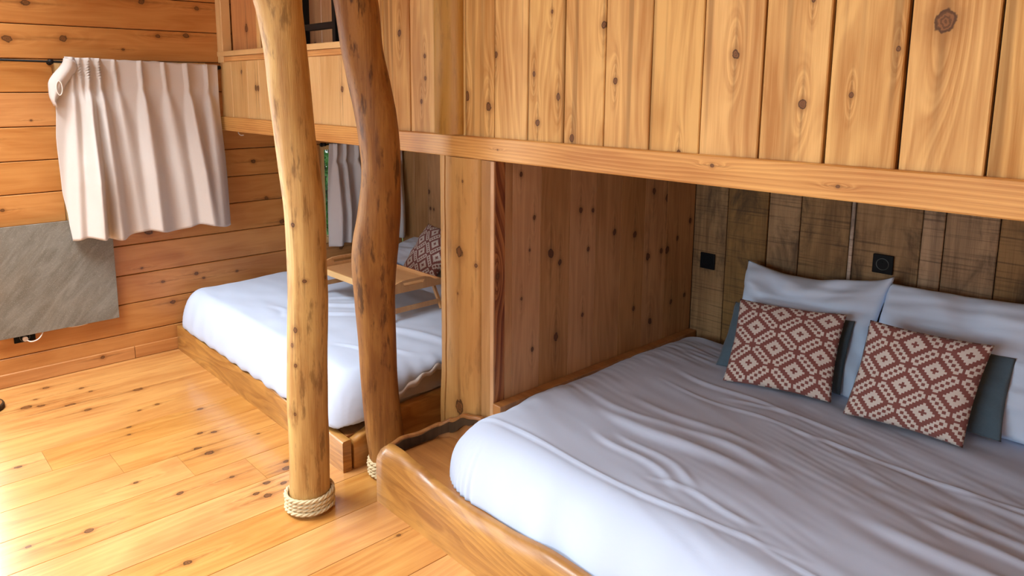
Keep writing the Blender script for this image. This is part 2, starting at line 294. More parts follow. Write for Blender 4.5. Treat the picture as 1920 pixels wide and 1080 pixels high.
class MB:
    """collects shapes for one mesh"""
    def __init__(s): s.v = []; s.f = []
    def add(s, v, f):
        b = len(s.v); s.v += [Vector(p) for p in v]; s.f += [[i+b for i in q] for q in f]; return s
    def box(s, x0, x1, y0, y1, z0, z1, c=0.):
        if c <= 0:
            v = [(x, y, z) for z in (z0, z1) for y in (y0, y1) for x in (x0, x1)]
            return s.add(v, [(0, 2, 3, 1), (4, 5, 7, 6), (0, 1, 5, 4), (2, 6, 7, 3), (0, 4, 6, 2), (1, 3, 7, 5)])
        bm = bmesh.new(); bmesh.ops.create_cube(bm, size=1)
        for q in bm.verts: q.co = Vector(((x0+x1)/2+q.co.x*(x1-x0), (y0+y1)/2+q.co.y*(y1-y0), (z0+z1)/2+q.co.z*(z1-z0)))
        bmesh.ops.bevel(bm, geom=list(bm.edges), offset=c, segments=2, affect='EDGES', profile=.5)
        bm.verts.index_update(); s.add([q.co.copy() for q in bm.verts], [[q.index for q in f.verts] for f in bm.faces]); bm.free(); return s
    def tube(s, pts, r, n=10, cap=True):
        pts = [Vector(p) for p in pts]; rs = r if isinstance(r, (list, tuple)) else [r]*len(pts)
        b = len(s.v); ref = Vector((0, 0, 1)); prev = None
        for i, p in enumerate(pts):
            t = (pts[min(i+1, len(pts)-1)]-pts[max(i-1, 0)]).normalized()
            if prev is None:
                a = t.cross(ref) if abs(t.z) < .9 else t.cross(Vector((1, 0, 0)))
            else: a = prev-t*prev.dot(t)
            a.normalize(); prev = a; c = t.cross(a)
            for k in range(n):
                w = 2*math.pi*k/n; s.v.append(p+a*math.cos(w)*rs[i]+c*math.sin(w)*rs[i])
        for i in range(len(pts)-1):
            for k in range(n):
                s.f.append([b+i*n+k, b+i*n+(k+1) % n, b+(i+1)*n+(k+1) % n, b+(i+1)*n+k])
        if cap:
            s.f.append([b+k for k in range(n)][::-1]); s.f.append([b+(len(pts)-1)*n+k for k in range(n)])
        return s
    def bar(s, p, q, w, h, upv=(0, 0, 1)):
        p = Vector(p); q = Vector(q); t = (q-p).normalized(); a = t.cross(Vector(upv)).normalized(); c = a.cross(t)
        v = [e+a*i*w/2+c*j*h/2 for e in (p, q) for i, j in ((-1, -1), (1, -1), (1, 1), (-1, 1))]
        return s.add(v, [(0, 1, 2, 3), (7, 6, 5, 4), (0, 4, 5, 1), (1, 5, 6, 2), (2, 6, 7, 3), (3, 7, 4, 0)])
    def grid(s, rows, closed=False):
        b = len(s.v); n = len(rows[0])
        for r_ in rows: s.v += [Vector(p) for p in r_]
        for i in range(len(rows)-1):
            for k in range(n if closed else n-1):
                k2 = (k+1) % n; s.f.append([b+i*n+k, b+i*n+k2, b+(i+1)*n+k2, b+(i+1)*n+k])
        return s
    def ngon(s, ring): b = len(s.v); s.v += [Vector(p) for p in ring]; s.f.append(list(range(b, b+len(ring)))); return s
    def build(s, name, m, parent=None, smooth=False): return mesh_obj(name, s.v, s.f, m, parent, smooth)

def smooth_angle(o, deg=40):
    me = o.data; me.shade_smooth()
    bm = bmesh.new(); bm.from_mesh(me)
    bmesh.ops.recalc_face_normals(bm, faces=bm.faces)
    for e in bm.edges:
        if len(e.link_faces) == 2 and e.calc_face_angle(0) > math.radians(deg): e.smooth = False
    bm.to_mesh(me); bm.free(); return o
def recalc(o):
    bm = bmesh.new(); bm.from_mesh(o.data); bmesh.ops.recalc_face_normals(bm, faces=bm.faces); bm.to_mesh(o.data); bm.free(); return o

AX = {'x': Vector((1, 0, 0)), 'y': Vector((0, 1, 0)), 'z': Vector((0, 0, 1))}
PROF = {}
def board(name, parent, m, l0, l1, a0, a1, face, L='x', Aax='z', nrm=None, th=.02, c=.0022, tone=None, knots=(), nrand=(0, 3), gap=.0015, kr=(.003, .007)):
    """one board: grain from l0 to l1 along axis L, width a0..a1 along axis Aax, visible face at `face` on the normal axis"""
    a0 += gap; a1 -= gap
    lv, av = AX[L], AX[Aax]; nv = Vector(nrm) if nrm else lv.cross(av)
    length, w = l1-l0, a1-a0
    key = (round(length, 4), round(w, 4), th, m.name)
    if key not in PROF:
        pr = [(-w/2, -th), (w/2, -th), (w/2, -c), (w/2-c, 0), (-w/2+c, 0), (-w/2, -c)]
        v = [(x, y, z) for x in (-length/2, length/2) for y, z in pr]; n = 6
        f = [[k, (k+1) % n, n+(k+1) % n, n+k] for k in range(n)]+[list(range(n))[::-1], list(range(n, 2*n))]
        me = bpy.data.meshes.new(name); me.from_pydata(v, [], f); me.materials.append(m)
        bm = bmesh.new(); bm.from_mesh(me); bmesh.ops.recalc_face_normals(bm, faces=bm.faces); bm.to_mesh(me); bm.free()
        PROF[key] = me
    o = bpy.data.objects.new(name, PROF[key]); COL.objects.link(o); o.parent = parent
    third = lv.cross(av)
    sgn = 1 if third.dot(nv) > 0 else -1
    # local X = L, Z = normal, Y completes a right-handed frame
    ly = nv.cross(lv)
    ctr = lv*((l0+l1)/2)+av*((a0+a1)/2)+Vector((abs(nv.x), abs(nv.y), abs(nv.z)))*face
    mtx = Matrix((lv, ly, nv)).transposed().to_4x4(); mtx.translation = ctr; o.matrix_local = mtx
    s = ly.dot(av)
    o['tone'] = random.uniform(-.09, .09) if tone is None else tone
    ks = []
    for kx, ky, kz, r in knots:
        p = Vector((kx, ky, kz)); l = p.dot(lv); a = p.dot(av)
        if l0 <= l <= l1 and a0-.004 <= a <= a1+.004 and len(ks) < 6:
            ks.append((l-(l0+l1)/2, (a-(a0+a1)/2)*s, r*.78))
    nr = random.randint(*nrand)
    while nr > 0 and len(ks) < 6:
        cand = (random.uniform(-length/2, length/2), random.uniform(-w*.42, w*.42), random.uniform(*kr)); ks.append(cand); nr -= 1
    for i, k in enumerate(ks): o['knot_%d' % i] = [float(q) for q in k]
    return o

def slab(name, x0, x1, y0, y1, z0, z1, m): return structure(MB().box(x0, x1, y0, y1, z0, z1).build(name, m))

# ------------------------------------------------------------ the room
LX, BY, PX, FY, RX, RY, CZ = -4.88, 3.43, -2.14, 1.972, 1.3, -2.7, 3.3
SEAMZ = [.0, .173, .367, .555, .748, .945, 1.13, 1.32, 1.515, 1.71, 1.90, 2.093, 2.287, 2.48, 2.675, 2.87, 3.07, 3.30]
HOLES = [(-1.22, .45, 0., 2.093), (.978, 1.88, .945, 1.90), (2.69, 3.34, .555, 1.32)]
def intervals(y0, y1, z0, z1):
    out = [(y0, y1)]
    for a, b, c, d in HOLES:
        if z1 > c+.02 and z0 < d-.02:
            nx = []
            for p, q in out:
                if b <= p or a >= q: nx.append((p, q)); continue
                if a > p: nx.append((p, a))
                if b < q: nx.append((b, q))
            out = nx
    return out
# backing slab behind the siding, pierced by the openings
mb = MB(); zs = sorted({0., CZ, *[h[2] for h in HOLES], *[h[3] for h in HOLES]})
for z0, z1 in zip(zs, zs[1:]):
    for p, q in intervals(RY, BY, z0, z1): mb.box(LX-.14, LX-.022, p, q, z0, z1)
wall_left = structure(mb.build('wall_left', M_DARK))
for z0, z1 in zip(SEAMZ, SEAMZ[1:]):
    tn = random.uniform(-.06, .06)
    for p, q in intervals(RY, BY, z0, z1):
        ks = KNOTS['left'] if q > 1 else []
        board('plank', wall_left, W_LEFT, p, q, z0, z1, LX, 'y', 'z', (1, 0, 0), .02, .004, tn, [(*k_[:3], k_[3]*.8) for k_ in ks], (0, 1) if q > 1 else (0, 1), kr=(.004, .008), gap=.0022)
bb = structure(empty('baseboard_left'))
board('board', bb, W_LEFT, .45, 1.298, 0, .082, LX+.012, 'y', 'z', (1, 0, 0), .012, .003, .04, KNOTS['left'], (0, 0))
board('board', bb, W_LEFT, 1.302, BY-.03, 0, .082, LX+.012, 'y', 'z', (1, 0, 0), .012, .003, .02, KNOTS['left'], (1, 2))

# floor boards run along y
fl = structure(MB().box(LX-.3, RX+.2, RY-.2, BY+.2, -.12, -.021).build('floor', M_DARK))
butt = {0: .58, 1: .82, 2: 1.055, 3: 1.29, 4: 1.53, -1: .34}
k = 0
x = -3.88-.24*5
i = -5
while x < RX:
    x1 = x+.239
    if x1 > LX-.05:
        b = butt.get(i, None)
        segs = [(RY, BY)] if b is None or i == 4 else [(RY, b), (b, BY)]
        if i not in butt: segs = [(RY, -1.1+.24*i % 1.9), (-1.1+.24*i % 1.9, BY)] if i > 6 else [(RY, BY)]
        for p, q in segs:
            board('floor_board', fl, W_FLOOR, p+.0006, q-.0006, x, x1, 0, 'y', 'x', (0, 0, 1), .02, .0012, random.uniform(-.07, .07), KNOTS['floor'], (0, 1), gap=.0006, kr=(.006, .014))
    x = x1+.001; i += 1

# back wall: pine in the far niche, rough sawn timber behind the near bed, orange boards in the upper bunk
wb = structure(MB().box(LX-.02, RX, BY+.022, BY+.12, 0, CZ).build('wall_back', M_DARK))
for a, b in zip([-4.88, -4.70, -4.52, -4.33, -4.14, -3.95, -3.76, -3.57, -3.38, -3.19, -3.0, -2.81, -2.62, -2.43], [-4.70, -4.52, -4.33, -4.14, -3.95, -3.76, -3.57, -3.38, -3.19, -3.0, -2.81, -2.62, -2.43, -2.19]):
    board('board', wb, W_PART, 0, 1.45, a, b, BY, 'z', 'x', (0, -1, 0), knots=[(-4.51, BY, .93, .016), (-4.49, BY, .80, .013)], nrand=(0, 1), kr=(.006, .012))
    board('board', wb, W_LEFT, 1.56, CZ, a, b, BY, 'z', 'x', (0, -1, 0), nrand=(0, 1))
for a, b in zip([-2.19, -1.9, -1.7, -1.5, -1.3, -1.1, -.9, -.7, -.5, -.3, -.1, .1, .3, .5, .7, .9, 1.1], [-1.9, -1.7, -1.5, -1.3, -1.1, -.9, -.7, -.5, -.3, -.1, .1, .3, .5, .7, .9, 1.1, 1.3]):
    board('board', wb, W_LEFT, 1.56, CZ, a, b, BY, 'z', 'x', (0, -1, 0), nrand=(0, 1))
hs = [-2.14, -1.946, -1.726, -1.565, -1.333, -1.313, -1.037, -.952, -.76, -.56, -.37, -.16, .04, .22, .43, .62, .85, 1.05, 1.3]
ht = [0, -.25, .12, -.05, .9, .05, .35, .25, -.1, .1, -.15, .1, 0, .1, -.1, 0, .1, 0]
for a, b, t in zip(hs, hs[1:], ht):
    board('headboard_plank', wb, W_ROUGH, 0, 1.45, a, b, BY+random.uniform(-.004, .004), 'z', 'x', (0, -1, 0), .02, .003, t, nrand=(0, 1), gap=.002)

# partition between the two sleeping niches
wp = structure(MB().box(PX-.045, PX-.021, 1.99, BY-.001, 0, 1.45).build('wall_partition', M_DARK))
ps = [1.99, 2.035, 2.09, 2.235, 2.42, 2.60, 2.79, 2.98, 3.17, BY-.002]
ps = [1.955, 1.965, 2.02, 2.062, 2.23, 2.42, 2.60, 2.79, 2.98, 3.17, BY-.002]
for i, (a, b) in enumerate(zip(ps, ps[1:])):
    board('board', wp, W_RED if i == 1 else W_PART, 0, 1.45, a, b, PX, 'z', 'y', (1, 0, 0), .02, .001, [.12, 0, .02, .14, -.06, .08, .0, -.10, .07, -.03][i], KNOTS['part'], (0, 0), gap=.0007)
for i, (a, b) in enumerate(zip(ps[:-1], ps[1:])):
    if a > 1.98: board('board', wp, W_PART, 0, 1.45, a, b, PX-.066, 'z', 'y', (-1, 0, 0), .02, .001, nrand=(0, 2))

board('filler_board', wp, W_PART, 0, 1.45, -2.2375, PX-.001, 1.972, 'z', 'x', (0, -1, 0), .018, .002, -.12, nrand=(0, 0))

# upper bunk front: full-height boards, balustrade boards, rail, ledges, soffit
wu = structure(empty('wall_upper'))
fs = [-3.12, -2.931, -2.721, -2.53]
fs2 = [-2.335, -2.158, -1.971, -1.786, -1.602, -1.414, -1.229, -1.038, -.851, -.668, -.478, -.29, -.10, .09, .28, .47, .66, .85, 1.04, 1.3]
tones = {0: .0, 1: .02, 2: -.04, 3: 0, 4: .02, 5: -.03, 6: .04, 7: .02, 8: .0, 9: .03, 10: -.03}
for i, (a, b) in enumerate(list(zip(fs, fs[1:]))+[(-2.53, -2.335)]+list(zip(fs2, fs2[1:]))):
    g = .0045 if abs(b+.851) < .001 or abs(a+.851) < .001 or abs(a+.668) < .001 or abs(b+.668) < .001 else .0018
    board('board', wu, W_BUNK, 1.50, CZ, a, b, FY, 'z', 'x', (0, -1, 0), .022, .003, tones.get(i-4, random.uniform(-.04, .05)), KNOTS['front'], (0, 0), gap=g)
bs_ = [-4.879, -4.70, -4.46, -4.29, -4.10, -3.92, -3.73, -3.54, -3.34, -3.12]
for a, b in zip(bs_, bs_[1:]):
    board('balustrade_board', wu, W_PALE, 1.50, 1.905, a, b, FY, 'z', 'x', (0, -1, 0), .022, .003, random.uniform(-.05, .1), KNOTS['front'], (0, 0))
mbk = MB().box(-3.12, RX, FY+.024, FY+.04, 1.50, CZ).box(LX, -3.12, FY+.024, FY+.04, 1.50, 1.905).build('backing', M_DARK, wu)
for a, c in zip([-4.878, -4.55, -4.267, -3.98, -3.70, -3.41], [-4.55, -4.267, -3.98, -3.70, -3.41, -3.12]):
    board('inner_board', wu, W_LEFT, 1.551, CZ, a, c, 2.40, 'z', 'x', (0, -1, 0), .02, .003, .2, [(-4.36, 2.4, 2.02, .014)], (0, 1))
# window-like opening above the balustrade
wide = board('infill_board', wu, W_LEFT, 1.975, CZ, -4.785, -4.30, FY+.055, 'z', 'x', (0, -1, 0), .02, .002, .10, [(-4.56, FY, 2.11, .024)], (0, 0))
tr = structure(empty('trim_2'))
board('ledge', tr, W_PALE, LX, -3.12, 0, .06, 1.973, 'x', 'y', (0, 0, 1), .032, .003, .03, (), (0, 0)).location.y += 1.955
board('cleat', tr, W_RAIL, LX, -3.12, 1.905, 1.94, FY-.008, 'x', 'z', (0, -1, 0), .03, .002, .1, (), (0, 0))
board('stile', tr, W_PALE, 1.9, CZ, LX, -4.79, FY-.012, 'z', 'x', (0, -1, 0), .06, .003, .04, (), (0, 0))
board('stile', tr, W_PALE, 1.975, CZ, -4.30, -4.25, FY, 'z', 'x', (0, -1, 0), .06, .003, -.05, (), (0, 0))
board('stile', tr, W_PALE, 1.975, CZ, -3.17, -3.12, FY, 'z', 'x', (0, -1, 0), .06, .003, -.05, (), (0, 0))
rail = board('trim_1', None, W_RAIL, LX+.001, RX-.001, 1.452, 1.547, FY-.016, 'x', 'z', (0, -1, 0), .05, .004, .0,
             [(-1.17, 0, 1.515, .006), (-.80, 0, 1.49, .005), (-2.12, 0, 1.50, .004)], (0, 0))
structure(rail)
sf = structure(MB().box(LX, RX, FY+.042, BY-.001, 1.46, 1.55).build('floor_upper', W_PART))
sr = structure(MB().box(RX, RX+.1, RY, BY+.1, 0, CZ).build('wall_right', W_LEFT))
mb = MB().box(LX-.1, -3.1, RY-.1, RY, 0, CZ).box(-.1, RX+.1, RY-.1, RY, 0, CZ).box(-3.1, -.1, RY-.1, RY, 0, .9).box(-3.1, -.1, RY-.1, RY, 2.6, CZ)
wr = structure(mb.build('wall_rear', W_LEFT))
mb = MB().box(LX-.1, -4.6, RY-.1, BY+.1, CZ, CZ+.1).box(-2.8, -1.35, RY-.1, BY+.1, CZ, CZ+.1).box(-4.6, -2.8, RY-.1, -1.2, CZ, CZ+.1).box(-4.6, -2.8, .5, BY+.1, CZ, CZ+.1)
mb.box(-1.35, -.05, RY-.1, -1.6, CZ, CZ+.1).box(-1.35, -.05, -.2, BY+.1, CZ, CZ+.1).box(-.05, RX+.1, RY-.1, BY+.1, CZ, CZ+.1)  # right-hand ceiling opening added to let the overhead fill lamp through
ce = structure(mb.build('ceiling', W_BUNK))
def window(n, x, y0, y1, z0, z1, axis='x', bars=1):
    w = structure(empty('window_%d' % n)); f = MB(); t = .045
    def bx(a0, a1, b0, b1):
        if axis == 'x': f.box(x-.07, x+.02, a0, a1, b0, b1, .003)
        elif axis == 'y': f.box(a0, a1, x-.08, x+.02, b0, b1, .003)
        else: f.box(a0, a1, b0, b1, x-.02, x+.08, .003)
    bx(y0, y0+t, z0, z1); bx(y1-t, y1, z0, z1); bx(y0+t, y1-t, z0, z0+t); bx(y0+t, y1-t, z1-t, z1)
    for i in range(bars):
        c = y0+(y1-y0)*(i+1)/(bars+1); bx(c-.02, c+.02, z0+t, z1-t)
    fr = recalc(f.build('frame', W_PALE, w)); g = MB()
    if axis == 'x': g.box(x-.03, x-.026, y0+t, y1-t, z0+t, z1-t)
    elif axis == 'y': g.box(y0+t, y1-t, x-.03, x-.026, z0+t, z1-t)
    else: g.box(y0+t, y1-t, z0+t, z1-t, x+.026, x+.03)
    g.build('pane', M_GLASS, w); return w
window(1, LX-.03, .978, 1.88, .947, 1.898)
window(2, LX-.03, 2.69, 3.34, .557, 1.318, bars=0)
window(3, RY-.02, -3.1, -.1, .9, 2.6, 'y', 2)
window(4, CZ+.02, -4.6, -2.8, -1.2, .5, 'z', 0)
window(5, CZ+.02, -1.35, -.05, -1.6, -.2, 'z', 0)  # invented skylight out of view, made for the overhead fill lamp
dr = window(6, LX-.03, -1.22, .45, 0., 2.09); dr.name = 'door_1'

# outside: meadow and a leafy shrub seen through the small window
gnd = structure(MB().box(-14, 8, -14, 14, -.5, -.45).build('ground', M_GRASS))
def shrub(loc, h, r, n):
    t = empty('garden_shrub', loc); tag(t, 'green leafy shrub outside, seen through the narrow gap beside the grey curtain', 'shrub')
    rr = random.Random(5); b = MB(); lf = MB()
    for i in range(9):
        a = rr.uniform(0, 6.28); top = Vector((math.cos(a)*r*.6, math.sin(a)*r*.6, h*rr.uniform(.7, 1)))
        b.tube([(0, 0, 0), top*.5+Vector((0, 0, .1)), top], [.02, .012, .005], 6)
    for i in range(n):
        a = rr.uniform(0, 6.28); q = r*math.sqrt(rr.random()); c = Vector((q*math.cos(a), q*math.sin(a), rr.uniform(.08, 1)*h))
        d = Vector((rr.uniform(-1, 1), rr.uniform(-1, 1), rr.uniform(-.3, 1))).normalized(); s_ = d.cross(Vector((rr.random(), rr.random(), rr.random()))).normalized(); l = rr.uniform(.05, .10)
        lf.add([c, c+d*l*.5+s_*l*.28, c+d*l, c+d*l*.5-s_*l*.28], [(0, 1, 2, 3)])
    b.build('branch', M_BRANCH, t); o = lf.build('foliage', M_LEAF, t); o['kind'] = 'stuff'
shrub((-5.85, 3.35, -.45), 3.4, .70, 13000)

# ------------------------------------------------------------ logs
def log_mesh(name, rows, m, parent, n=40, seed=0, bump=.004, sub=6, ell=1.0):
    pts = [Vector(r[:3]) for r in rows]; rad = [r[3] for r in rows]
    # order bottom to top and resample smoothly
    P = []; Rr = []
    for i in range(len(pts)-1):
        p0 = pts[max(i-1, 0)]; p1 = pts[i]; p2 = pts[i+1]; p3 = pts[min(i+2, len(pts)-1)]
        r0 = rad[max(i-1, 0)]; r1 = rad[i]; r2_ = rad[i+1]; r3 = rad[min(i+2, len(pts)-1)]
        for k in range(sub):
            t = k/sub
            f = lambda a, b, c, d: .5*((2*b)+(c-a)*t+(2*a-5*b+4*c-d)*t*t+(3*b-a-3*c+d)*t**3)
            P.append(f(p0, p1, p2, p3)); Rr.append(f(r0, r1, r2_, r3))
    P.append(pts[-1]); Rr.append(rad[-1])
    org = parent.location; rows_ = []
    for p, r in zip(P, Rr):
        ring = []
        for k in range(n):
            w = 2*math.pi*k/n; d = Vector((math.cos(w), math.sin(w), 0))
            q = p+d*r; s = noise.noise(Vector((q.x*9+seed, q.y*9, q.z*1.6)))*bump*1.6+noise.noise(Vector((q.x*34+seed, q.y*34, q.z*5)))*bump*.6
            ring.append(p+d*(r+s)-org)
        rows_.append(ring)
    b = MB().grid(rows_, True); b.ngon(rows_[-1]); b.ngon(rows_[0][::-1])
    o = b.build(name, m, parent, True); return o
R1 = [(-2.592, 1.326, 0, .086), (-2.592, 1.326, .121, .0838), (-2.591, 1.329, .264, .0831), (-2.59, 1.329, .453, .0845), (-2.586, 1.337, .682, .083), (-2.582, 1.346, .906, .0825), (-2.581, 1.348, 1.081, .0796), (-2.58, 1.349, 1.254, .0788), (-2.584, 1.341, 1.381, .0793), (-2.591, 1.328, 1.565, .0804), (-2.597, 1.316, 1.731, .0815), (-2.602, 1.307, 1.883, .0797), (-2.608, 1.293, 2.02, .083), (-2.613, 1.285, 2.10, .088), (-2.63, 1.27, 2.4, .085), (-2.66, 1.25, 2.8, .08), (-2.68, 1.24, 3.29, .078)]
R2 = [(-2.598, 1.742, 0, .0855), (-2.607, 1.727, .145, .0839), (-2.612, 1.72, .223, .0823), (-2.62, 1.709, .378, .0817), (-2.625, 1.702, .629, .083), (-2.628, 1.697, .826, .0868), (-2.628, 1.697, .995, .0954), (-2.623, 1.705, 1.101, .0972), (-2.614, 1.718, 1.207, .0921), (-2.607, 1.727, 1.371, .0857), (-2.608, 1.727, 1.476, .0863), (-2.615, 1.715, 1.619, .089), (-2.626, 1.699, 1.73, .0862), (-2.644, 1.673, 1.896, .0853), (-2.657, 1.654, 2.098, .092), (-2.69, 1.62, 2.4, .09), (-2.74, 1.58, 2.8, .085), (-2.78, 1.55, 3.29, .08)]
def rope(parent, cx, cy, r, turns, pitch, rr, seed=0):
    """wound sisal rope: one long helix of three twisted strands"""
    b = MB(); n = int(turns*84)
    for s in range(3):
        pts = []
        for i in range(n+1):
            w = 2*math.pi*turns*i/n; tw = i*.62+s*2.094
            e = (rr*.48)*math.cos(tw); u = (rr*.48)*math.sin(tw)
            wob = .002*math.sin(w*.37+seed)
            z = rr+pitch*w/(2*math.pi)+u
            pts.append((cx+math.cos(w+.8)*(r+rr+e+wob)-parent.location.x, cy+math.sin(w+.8)*(r+rr+e+wob)-parent.location.y, max(z, rr*.55)))
        b.tube(pts, rr*.56, 6)
    return b.build('rope_binding', M_ROPE, parent, True)
LK = [(.80, .045, .009), (.735, .03, .007), (.655, .045, .006), (.45, .04, .005), (1.22, .045, .008), (1.0, .078, .005)]
lg = empty('log_post', (-2.592, 1.326, 0)); tag(lg, 'pale peeled tree-trunk post with a thick rope wound round its visible foot', 'post')
tk = log_mesh('trunk', R1, W_LOG1, lg, seed=3, bump=.0045)
for i_, k_ in enumerate(LK): tk['knot_%d' % i_] = list(map(float, k_))
# short branch stub at the fork near the top
MBs = MB().tube([Vector((-2.65, 1.25, 2.13))-lg.location, Vector((-2.70, 1.20, 2.32))-lg.location, Vector((-2.79, 1.13, 2.6))-lg.location, Vector((-2.88, 1.07, 3.29))-lg.location], [.045, .05, .052, .05], 18)
MBs.build('branch', W_LOG1, lg, True)
rope(lg, -2.592, 1.326, .085, 4.3, .0178, .0098)
lg2 = empty('log_post', (-2.598, 1.742, 0)); tag(lg2, 'darker brown crooked tree-trunk post that bows sideways, standing behind the near bed corner', 'post')
log_mesh('trunk', R2, W_LOG2, lg2, seed=11, bump=.0055)
rope(lg2, -2.60, 1.738, .086, 4.3, .0178, .0098, 2)

# half-round post carrying the rail
hp = empty('half_log_post', (-2.385, 2.0, 0)); tag(hp, 'half-round split log post with a long crack, under the rail between the two beds', 'post')
def prof_low(z):
    b = .012*math.exp(-((z-.28)/.16)**2)
    xl = -2.533-b; xr = -2.238
    base = [(xl+.004, 2.10), (xl, 2.02), (xl+.008, 1.985), (xl+.035, 1.972), (xl+.056, 1.9695), (xl+.060, 1.992), (xl+.0635, 1.992), (xl+.068, 1.9665), (-2.42, 1.955), (-2.36, 1.952), (-2.30, 1.955), (-2.262, 1.962), (-2.245, 1.972), (xr, 1.99), (xr, 2.10)]
    return base
rows = []
for i in range(60):
    z = 1.452*i/59; ring = []
    for j, (x, y) in enumerate(prof_low(z)):
        s = noise.noise(Vector((x*14, y*10, z*3)))*.003+noise.noise(Vector((x*50, 3, z*22)))*.0008
        wig = .004*noise.noise(Vector((1.7, 0, z*6))) if 3 < j < 8 else 0
        ring.append((x+wig+2.385, y-2.0+s, z))
    rows.append(ring)
b = MB().grid(rows, True); b.ngon(rows[-1]); b.ngon(rows[0][::-1]); o = b.build('lower_log', W_POST, hp); smooth_angle(o, 50)
for i_, k_ in enumerate([(1.045, .03, .020), (.335, .024, .022), (1.353, .052, .005), (1.0, .124, .008), (.857, .017, .005)]): o['knot_%d' % i_] = list(map(float, k_))
rows = []
for i in range(50):
    z = 1.548+(3.295-1.548)*i/49; ring = []
    for k in range(15):
        a = math.pi*k/14; x = -2.437+math.cos(a)*.0905; y = FY-.001-math.sin(a)*.046
        ring.append((x+2.385, y-2.0+noise.noise(Vector((x*12, 0, z*3)))*.003, z))
    ring += [(-2.437-.0905+2.385, FY-2.0, z)]
    rows.append(ring)
b = MB().grid(rows, True); b.ngon(rows[-1]); b.ngon(rows[0][::-1]); o = b.build('upper_log', W_POST, hp); smooth_angle(o, 60); o['tone'] = -.16

# ------------------------------------------------------------ bed frames (live-edge boards)
def live_board(name, parent, m, path, top, th, zb_=0., seg=80, inner_bevel=.012, inner_mat=None, side=1, front_drop=0.):
    """board following a horizontal path [(x,y)], top(t) gives height at 0..1; rounded uneven top edge"""
    zb = 0. if callable(zb_) else zb_
    P = [Vector((*p, 0)) for p in path]; ln = [0]
    for a, c in zip(P, P[1:]): ln.append(ln[-1]+(c-a).length)
    def at(s):
        for i in range(len(P)-1):
            if s <= ln[i+1]+1e-9:
                t = (s-ln[i])/(ln[i+1]-ln[i]); return P[i].lerp(P[i+1], t), (P[i+1]-P[i]).normalized()
        return P[-1], (P[-1]-P[-2]).normalized()
    rows = []; org = parent.location
    for i in range(seg+1):
        t = i/seg; p, d = at(t*ln[-1]); nrm = Vector((d.y, -d.x, 0))*side
        h = top(t)
        if callable(zb_): zb = zb_(t)
        e = .006*noise.noise(Vector((t*ln[-1]*7, 1.3, 0)))
        c = inner_bevel
        ring = [p+Vector((0, 0, zb)), p+Vector((0, 0, h-c*2.2-front_drop)), p-nrm*(c*.25+front_drop*.15)+Vector((0, 0, h-c*1.1-front_drop*.6)), p-nrm*(c*1.0+front_drop*.5)+Vector((0, 0, h-c*.25-front_drop*.1)),
                p-nrm*(th*.72)+Vector((0, 0, h+e*.4)), p-nrm*(th*.95)+Vector((0, 0, h-c*.2)), p-nrm*th+Vector((0, 0, h-c*.8)), p-nrm*th+Vector((0, 0, zb))]
        rows.append([q-org for q in ring])
    b = MB().grid(rows, True); b.ngon(rows[0][::-1]); b.ngon(rows[-1])
    o = b.build(name, m, parent); smooth_angle(o, 48); return o
def interp(tab):
    def f(t):
        for (a, va), (c, vc) in zip(tab, tab[1:]):
            if t <= c: u = (t-a)/(c-a); u = u*u*(3-2*u); return va+(vc-va)*u
        return tab[-1][1]
    return f
X0, X1 = -2.44, .02
bed = empty('bed_frame', (X0, 1.56, 0)); tag(bed, 'near low wooden bed frame with a wavy live-edge front board under the wide white duvet', 'bed')
fx = lambda x: (x-X0)/(X1-X0)
fo = live_board('front_board', bed, W_BEDF, [(X0, 1.56), (X1, 1.56)], interp([(0, .235), (fx(-2.40), .262), (fx(-2.34), .262), (fx(-2.2), .245), (fx(-2.05), .222), (fx(-1.9), .212), (fx(-1.7), .222), (fx(-1.45), .245), (fx(-1.2), .24), (fx(-.8), .22), (1, .24)]), .062, seg=150, inner_bevel=.010, side=1, front_drop=.030)
live_board('side_board', bed, W_BEDD, [(-2.44, 1.623), (-2.44, 1.80), (-2.425, 1.88), (-2.385, 1.928), (-2.32, 1.943), (-2.18, 1.946)], interp([(0, .245), (.12, .258), (.3, .250), (.5, .266), (.62, .29), (.8, .335), (1, .355)]), .026, seg=70, inner_bevel=.005, side=-1)
live_board('bark_strip', bed, W_BARK, [(-2.413, 1.623), (-2.413, 1.80), (-2.40, 1.86), (-2.37, 1.90), (-2.31, 1.914), (-2.18, 1.917)], interp([(0, .237), (.12, .251), (.3, .243), (.5, .259), (.62, .28), (.8, .325), (1, .345)]), .008, zb_=interp([(0, .206), (.4, .207), (.62, .232), (.85, .30), (1, .338)]), seg=60, inner_bevel=.003, side=-1)
recalc(MB().box(-2.40+2.44, X1-.03+2.44, .064, 1.86, .02, .205, .004).build('platform', W_BEDD, bed))
recalc(MB().box(PX+2.442, PX+.05+2.44, 1.95-1.56, 1.86, .206, .428, .004).build('side_rail', W_BEDD, bed))
recalc(MB().box(X1-.03+2.441, X1+2.44, .064, 1.86, 0, .24, .004).build('side_board', W_BEDD, bed))
# length axis of these boards runs along local x: grain follows

